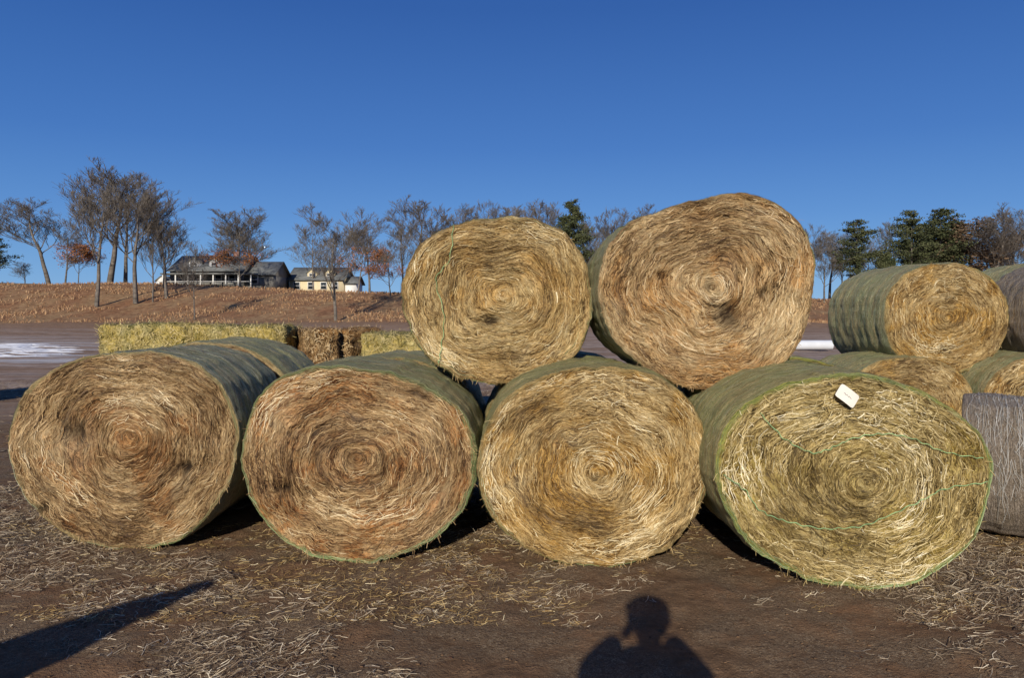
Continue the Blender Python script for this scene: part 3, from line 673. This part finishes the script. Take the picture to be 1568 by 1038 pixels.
def gwall(name,x0,x1,y0,y1,z0,z1,mat,parent,axis='x'):
    if axis=='x':
        ym=(y0+y1)/2; pr=[(y0,z0),(y1,z0),(ym,z1),(ym,z1)]
        V=[(x0,y,z) for y,z in pr]+[(x1,y,z) for y,z in pr]
    else:
        xm=(x0+x1)/2; pr=[(x0,z0),(x1,z0),(xm,z1),(xm,z1)]
        V=[(x,y0,z) for x,z in pr]+[(x,y1,z) for x,z in pr]
    Q=[(0,1,2,3),(4,7,6,5),(0,4,5,1),(1,5,6,2),(3,7,4,0)]
    return add_mesh(name,V,Q,[mat],smooth=False,parent=parent)
roofm=plain('slate_grey_shingles',(0.15,0.155,0.15),0.8,0.15,1.5)
wallg=plain('grey_siding',(0.20,0.19,0.17),0.8,0.05); wallc=plain('cream_siding',(0.66,0.56,0.36),0.8,0.04)
white=plain('white_trim',(0.70,0.69,0.66),0.6,0.02)
glass=NT('window_glass');glass.color((0.03,0.04,0.05));glass.rough(0.1);glass=glass.m
def window(x,z,y,w,h,par):
    box('window_frame',x-w/2-0.12,x+w/2+0.12,y-0.06,y,z-h/2-0.12,z+h/2+0.12,white,par)
    box('window_pane',x-w/2,x+w/2,y-0.09,y-0.06,z-h/2,z+h/2,glass,par)
    box('window_bar',x-w/2,x+w/2,y-0.12,y-0.09,z-0.04,z+0.04,white,par)
def dormer(x,y,z,w,h,wall,par):
    box('dormer_wall',x-w/2,x+w/2,y,y+2.6,z,z+h,wall,par)
    gwall('dormer_gable',x-w/2,x+w/2,y,y+2.6,z+h,z+h+w*0.45,wall,par,'y')
    gable('dormer_roof',x-w/2,x+w/2,y,y+2.6,z+h,z+h+w*0.45,roofm,par,'y',0.2,0.1)
    window(x,z+h*0.55,y-0.003,w*0.5,h*0.7,par)
b=6.0
H1=empty('farmhouse',(-1.1,0,0))
box('wall_main',-49,-38.5,110,120,b,8.6,wallg,H1); gwall('gable_main',-49,-38.5,110,120,8.6,11.2,wallg,H1)
gable('roof_main',-49,-38.5,110,120,8.6,11.2,roofm,H1)
box('wall_wing',-38.49,-34.2,111,119,b,8.1,wallg,H1); gwall('gable_wing',-38.49,-34.2,111,119,8.1,10.3,wallg,H1)
gable('roof_wing',-38.0,-34.2,111,119,8.1,10.3,roofm,H1)
for x in (-45.9,-42.9): dormer(x,111.1,8.95,1.6,1.1,white,H1)
box('porch_roof',-49.2,-36,107.3,109.9,8.05,8.25,roofm,H1); box('porch_deck',-49.2,-36,107.4,109.95,b,6.3,wallg,H1)
box('porch_rail',-49.0,-36.2,107.45,107.53,7.0,7.08,white,H1)
for x in np.linspace(-48.9,-36.3,8): box('porch_post',x-0.08,x+0.08,107.5,107.66,6.3,8.05,white,H1)
for x in (-47.3,-44.6,-41.9,-39.9,-36.9): window(x,7.5,109.98 if x<-38.5 else 110.98,0.8,1.1,H1)
box('chimney',-41.5,-40.7,114.8,115.6,10.2,12.0,plain('chimney_brick',(0.24,0.13,0.10)),H1)
H2=empty('cream_house')
box('wall_main',-35.0,-26.6,118,126,b-1,7.7,wallc,H2); gwall('gable_main',-35.0,-26.6,118,126,7.7,9.9,wallc,H2)
gable('roof_main',-35.0,-26.6,118,126,7.7,9.9,roofm,H2)
for x in (-31.6,-28.8): dormer(x,118.7,7.95,1.5,0.95,wallc,H2)
box('wall_annex',-26.59,-24.7,119,124,b-1,7.2,white,H2); gwall('gable_annex',-26.59,-24.7,119,124,7.2,8.4,white,H2); gable('roof_annex',-26.1,-24.7,119,124,7.2,8.4,roofm,H2)
for x in (-33.8,-31.6,-29.6,-27.8): window(x,6.9,117.98,0.8,1.0,H2)
H3=empty('white_shed',(-0.2,0,0))
box('wall',-53.3,-51.8,113,117,5.8,7.3,white,H3); gwall('gable_end',-53.3,-51.8,113,117,7.3,8.1,white,H3,'y'); gable('roof',-53.3,-51.8,113,117,7.3,8.1,roofm,H3,'y',0.2)
window(-52.55,6.9,112.98,0.5,0.7,H3)
def pipe():
    n=28;ph=np.linspace(0,2*math.pi,n,endpoint=False); rows=[]
    for x,r in ((0,0.36),(0,0.40),(0.02,0.42),(3.0,0.42),(3.02,0.44),(3.2,0.44),(3.22,0.42),(7.0,0.42),(7.02,0.40),(7.02,0.36),(6.9,0.355),(0.1,0.355),(0,0.36)):
        r=r*0.5;x=x*0.5
        rows.append(np.stack([0*ph+x,r*np.cos(ph),r*np.sin(ph)],1))
    x0=(1150-CU)/F*32; z=float(gbase(np.array([x0]),np.array([32.]))[0])
    add_mesh('white_culvert_pipe',np.concatenate(rows),grid_quads(len(rows),n,True)[:,::-1],[plain('white_pvc',(0.72,0.74,0.76),0.5,0.03)],loc=(x0,32,z+0.24),rot=0.05)
pipe()

# ---------------------------------------------------------------- photographer (casts the shadow at the bottom)
def skin(name,verts,edges,radii,mat,parent,root=0,sub=2):
    me=bpy.data.meshes.new(name);me.from_pydata(verts,edges,[]);me.materials.append(mat)
    ob=bpy.data.objects.new(name,me);scene.collection.objects.link(ob)
    m=ob.modifiers.new('skin','SKIN')
    for i,r in enumerate(radii):
        rr=r if isinstance(r,tuple) else (r,r); me.skin_vertices[0].data[i].radius=rr
    me.skin_vertices[0].data[root].use_root=True
    m.use_smooth_shade=True
    s=ob.modifiers.new('sub','SUBSURF');s.levels=sub;s.render_levels=sub
    ob.parent=parent; return ob
PH=empty('photographer',(-0.01,-0.0,0))
cl=NT('jacket_and_jeans');o=cl.obj();sz=cl.n('ShaderNodeSeparateXYZ');cl.put(sz.inputs[0],o)
cl.color(cl.ramp(cl.ma('DIVIDE',sz.outputs[2],2.0),[(0,(0.05,0.04,0.03)),(0.05,(0.06,0.08,0.14)),(0.46,(0.10,0.09,0.06))],'CONSTANT'));cl=cl.m
skinm=plain('skin',(0.45,0.27,0.2),0.5,0.05); capm=plain('cap_cloth',(0.07,0.06,0.05),0.9)
blk=plain('camera_black',(0.02,0.02,0.02),0.5)
v=[(0,-.22,.98),(0,-.23,1.15),(0,-.24,1.34),(0,-.23,1.48),(0,-.21,1.56),
   (-.20,-.22,1.46),(-.31,-.13,1.44),(-.13,-.09,1.60),
   (.20,-.22,1.46),(.28,-.12,1.38),(.11,-.08,1.60),
   (-.10,-.22,.92),(-.13,-.19,.50),(-.15,-.24,.09),(-.16,-.12,.04),
   (.10,-.22,.92),(.13,-.19,.50),(.15,-.24,.09),(.16,-.12,.04)]
e=[(0,1),(1,2),(2,3),(3,4),(3,5),(5,6),(6,7),(3,8),(8,9),(9,10),(0,11),(11,12),(12,13),(13,14),(0,15),(15,16),(16,17),(17,18)]
r=[(.18,.13),(.18,.13),(.21,.14),(.17,.12),.09,.115,.092,.05,.115,.09,.06,.10,.07,.055,.045,.10,.07,.055,.045]
skin('body',v,e,r,cl,PH,0)
def head():
    n=36;m=28;V=[]
    for i in range(m+1):
        t=math.pi*i/m
        for j in range(n):
            p=2*math.pi*j/n; x=math.sin(t)*math.cos(p);y=math.sin(t)*math.sin(p);z=math.cos(t)
            w=0.084*(1-0.18*max(0,-z)); X=x*w;Y=y*0.10;Z=z*0.122
            if y>0.4:
                Y+=0.028*math.exp(-((X/0.014)**2))*math.exp(-(((Z+0.015)/0.026)**2))
                Y-=0.010*math.exp(-(((abs(X)-0.032)/0.014)**2))*math.exp(-(((Z-0.012)/0.012)**2))
                Y+=0.006*math.exp(-((X/0.026)**2))*math.exp(-(((Z+0.062)/0.008)**2))
                Y+=0.008*math.exp(-((X/0.02)**2))*math.exp(-(((Z+0.098)/0.014)**2))
            V.append((X,Y,Z))
    add_mesh('head',V,grid_quads(m+1,n,True)[:,::-1],[skinm],loc=(0.0,-0.185,1.69),parent=PH)
    for s in (-1,1):
        skin('ear',[(s*.082,-.19,1.715),(s*.094,-.2,1.70),(s*.088,-.195,1.665)],[(0,1),(1,2)],[.015,.014,.010],skinm,PH)
    V=[]
    for i in range(13):
        t=0.5*math.pi*i/12
        for j in range(n):
            p=2*math.pi*j/n; k=math.sin(t)**0.55 if t>0 else 0
            V.append((0.124*k*math.cos(p),0.130*k*math.sin(p),0.135*max(0,math.cos(t))**0.6))
    add_mesh('cap_crown',V,grid_quads(13,n,True)[:,::-1],[capm],loc=(0,-0.19,1.718),parent=PH)
    V=[]
    for i in range(6):
        for j in range(13):
            a=math.pi*(0.15+0.7*j/12); rr=1+0.4*i/5*math.sin(a)
            V.append((0.123*rr*math.cos(a),0.129*rr*math.sin(a),0.03*i/5))
    add_mesh('cap_peak',V,grid_quads(6,13,False),[capm],loc=(0,-0.19,1.745),parent=PH)
    for s in (-1,1):
        add_mesh('eye',[(s*.032+0.012*math.cos(q)*k,-0.102+0.004*(1-k),1.702+0.006*math.sin(q)*k) for k in (0.05,1) for q in np.linspace(0,2*math.pi,12,endpoint=False)],grid_quads(2,12,True),[white],parent=PH)
head()
def bx(name,c,s,mat):
    ob=box(name,c[0]-s[0]/2,c[0]+s[0]/2,c[1]-s[1]/2,c[1]+s[1]/2,c[2]-s[2]/2,c[2]+s[2]/2,mat,PH); m=ob.modifiers.new('b','BEVEL');m.width=0.008;m.segments=2
bx('camera_body',(0.01,-0.075,1.69),(.13,.045,.09),blk);bx('camera_prism',(0.01,-0.075,1.742),(.055,.05,.03),blk)
n=24;rows=[]
for y,rr in ((-0.052,0.036),(-0.03,0.036),(-0.03,0.033),(-0.012,0.033),(-0.012,0.028),(-0.03,0.020),(-0.03,0.001)):
    ph=np.linspace(0,2*math.pi,n,endpoint=False);rows.append(np.stack([0.01+rr*np.cos(ph),0*ph+y,1.69+rr*np.sin(ph)],1))
add_mesh('camera_lens',np.concatenate(rows),grid_quads(len(rows),n,True),[blk],parent=PH)
def hand(s):
    wx,wy,wz=(-.13,-.09,1.60) if s<0 else (.11,-.08,1.60)
    px=s*0.085
    skin('palm',[(wx,wy,wz),(px,-.085,1.63),(px,-.085,1.665)],[(0,1),(1,2)],[.028,(.02,.032),(.016,.034)],skinm,PH)
    for k,(L,z) in enumerate(((.07,1.705),(.078,1.685),(.072,1.664),(.058,1.645))):
        f=L/0.078
        skin('finger_%d'%(k+1),[(px,-.085,z-.008),(px+s*.002,-.058,z),(px-s*.012*f,-.045,z),(px-s*.035*f,-.044,z-.003)],[(0,1),(1,2),(2,3)],[.009,.009,.008,.007],skinm,PH,sub=1)
    skin('thumb',[(px,-.095,1.645),(px-s*.018,-.108,1.66),(px-s*.038,-.106,1.675)],[(0,1),(1,2)],[.012,.010,.008],skinm,PH,sub=1)
hand(-1);hand(1)

# unseen leaning arm, made up to cast the shadow at lower left
caster=empty('shadow_caster_arm')
stl=plain('caster_paint',(0.25,0.05,0.03),0.5,0.1)
def taper(name,p0,p1,w0,w1,th,mat,pw=0.8):
    p0=np.array(p0);p1=np.array(p1);d=p1-p0;d=d/np.linalg.norm(d)
    s=np.cross(d,[0.17,0.98,0]);s/=np.linalg.norm(s);o=np.cross(d,s)
    V=[];ts=np.linspace(0,1,12)
    for t in ts:
        c=p0+(p1-p0)*t; w=(w0+(w1-w0)*t**pw)/2
        for a,b_ in ((-1,-1),(1,-1),(1,1),(-1,1)): V.append(c+s*a*w+o*b_*th/2)
    V=np.array(V);Q=list(map(tuple,grid_quads(12,4,True)))+[(0,1,2,3),(47,46,45,44)]
    add_mesh(name,V,Q,[mat],smooth=False,parent=caster)
taper('caster_beam',(-4.02,0.20,0.28),(-2.82,-0.22,1.96),1.15,0.06,0.12,stl,1.1)
taper('caster_foot',(-4.9,0.2,0.06),(-3.4,0.2,0.06),0.12,0.12,0.8,stl)
taper('caster_strut',(-4.7,0.2,0.1),(-3.75,0.05,0.85),0.08,0.08,0.1,stl)
taper('caster_pedestal',(-4.12,0.2,0.1),(-4.10,0.2,0.55),0.4,0.4,0.3,stl)

# ---------------------------------------------------------------- sky, sun, camera
w=bpy.data.worlds.new('World');scene.world=w;w.use_nodes=True;nt=w.node_tree
bg=nt.nodes['Background'];sky=nt.nodes.new('ShaderNodeTexSky');sky.sky_type='NISHITA';sky.sun_disc=False
sky.sun_elevation=math.radians(SUN_EL);sky.sun_rotation=math.radians(180+SUN_AZ)
sky.altitude=1500;sky.air_density=1.0;sky.dust_density=0.0;sky.ozone_density=3.0
tc=nt.nodes.new('ShaderNodeTexCoord');sp=nt.nodes.new('ShaderNodeSeparateXYZ');nt.links.new(tc.outputs['Generated'],sp.inputs[0])
rp=nt.nodes.new('ShaderNodeValToRGB');nt.links.new(sp.outputs[2],rp.inputs[0]);cr=rp.color_ramp
st=[(0.0,(0.165,0.375,0.70)),(0.06,(0.120,0.315,0.66)),(0.13,(0.074,0.235,0.60)),(0.22,(0.038,0.160,0.51)),(0.38,(0.016,0.095,0.38)),(1.0,(0.010,0.05,0.22))]
while len(cr.elements)<len(st): cr.elements.new(0.5)
for e_,(p_,c_) in zip(cr.elements,st): e_.position=p_; e_.color=c_+(1,)
sc=nt.nodes.new('ShaderNodeVectorMath');sc.operation='SCALE';sc.inputs['Scale'].default_value=10.0;nt.links.new(rp.outputs[0],sc.inputs[0])
mx=nt.nodes.new('ShaderNodeMix');mx.data_type='RGBA';mx.inputs[0].default_value=0.82
nt.links.new(sky.outputs[0],mx.inputs[6]);nt.links.new(sc.outputs[0],mx.inputs[7])
nt.links.new(mx.outputs[2],bg.inputs[0]);bg.inputs[1].default_value=0.10
sd=bpy.data.lights.new('sun','SUN');sd.energy=4.8;sd.angle=math.radians(0.5);sd.color=(1.0,0.92,0.79)
so=bpy.data.objects.new('sun',sd);scene.collection.objects.link(so)
el=math.radians(SUN_EL);az=math.radians(SUN_AZ)
so.rotation_euler=Vector((math.sin(az)*math.cos(el),math.cos(az)*math.cos(el),-math.sin(el))).to_track_quat('-Z','Y').to_euler()
so.location=(-5,-20,12)
cd=bpy.data.cameras.new('camera');cam=bpy.data.objects.new('camera',cd);scene.collection.objects.link(cam)
cam.location=(0,0,EYE);cam.rotation_euler=(math.radians(90),0,0)
cd.sensor_width=36;cd.lens=F/1568*36;cd.shift_y=-(519-HV)/1568;cd.clip_start=0.01;cd.clip_end=8000
scene.camera=cam
scene.view_settings.view_transform='Standard';scene.view_settings.look='None';scene.view_settings.exposure=0
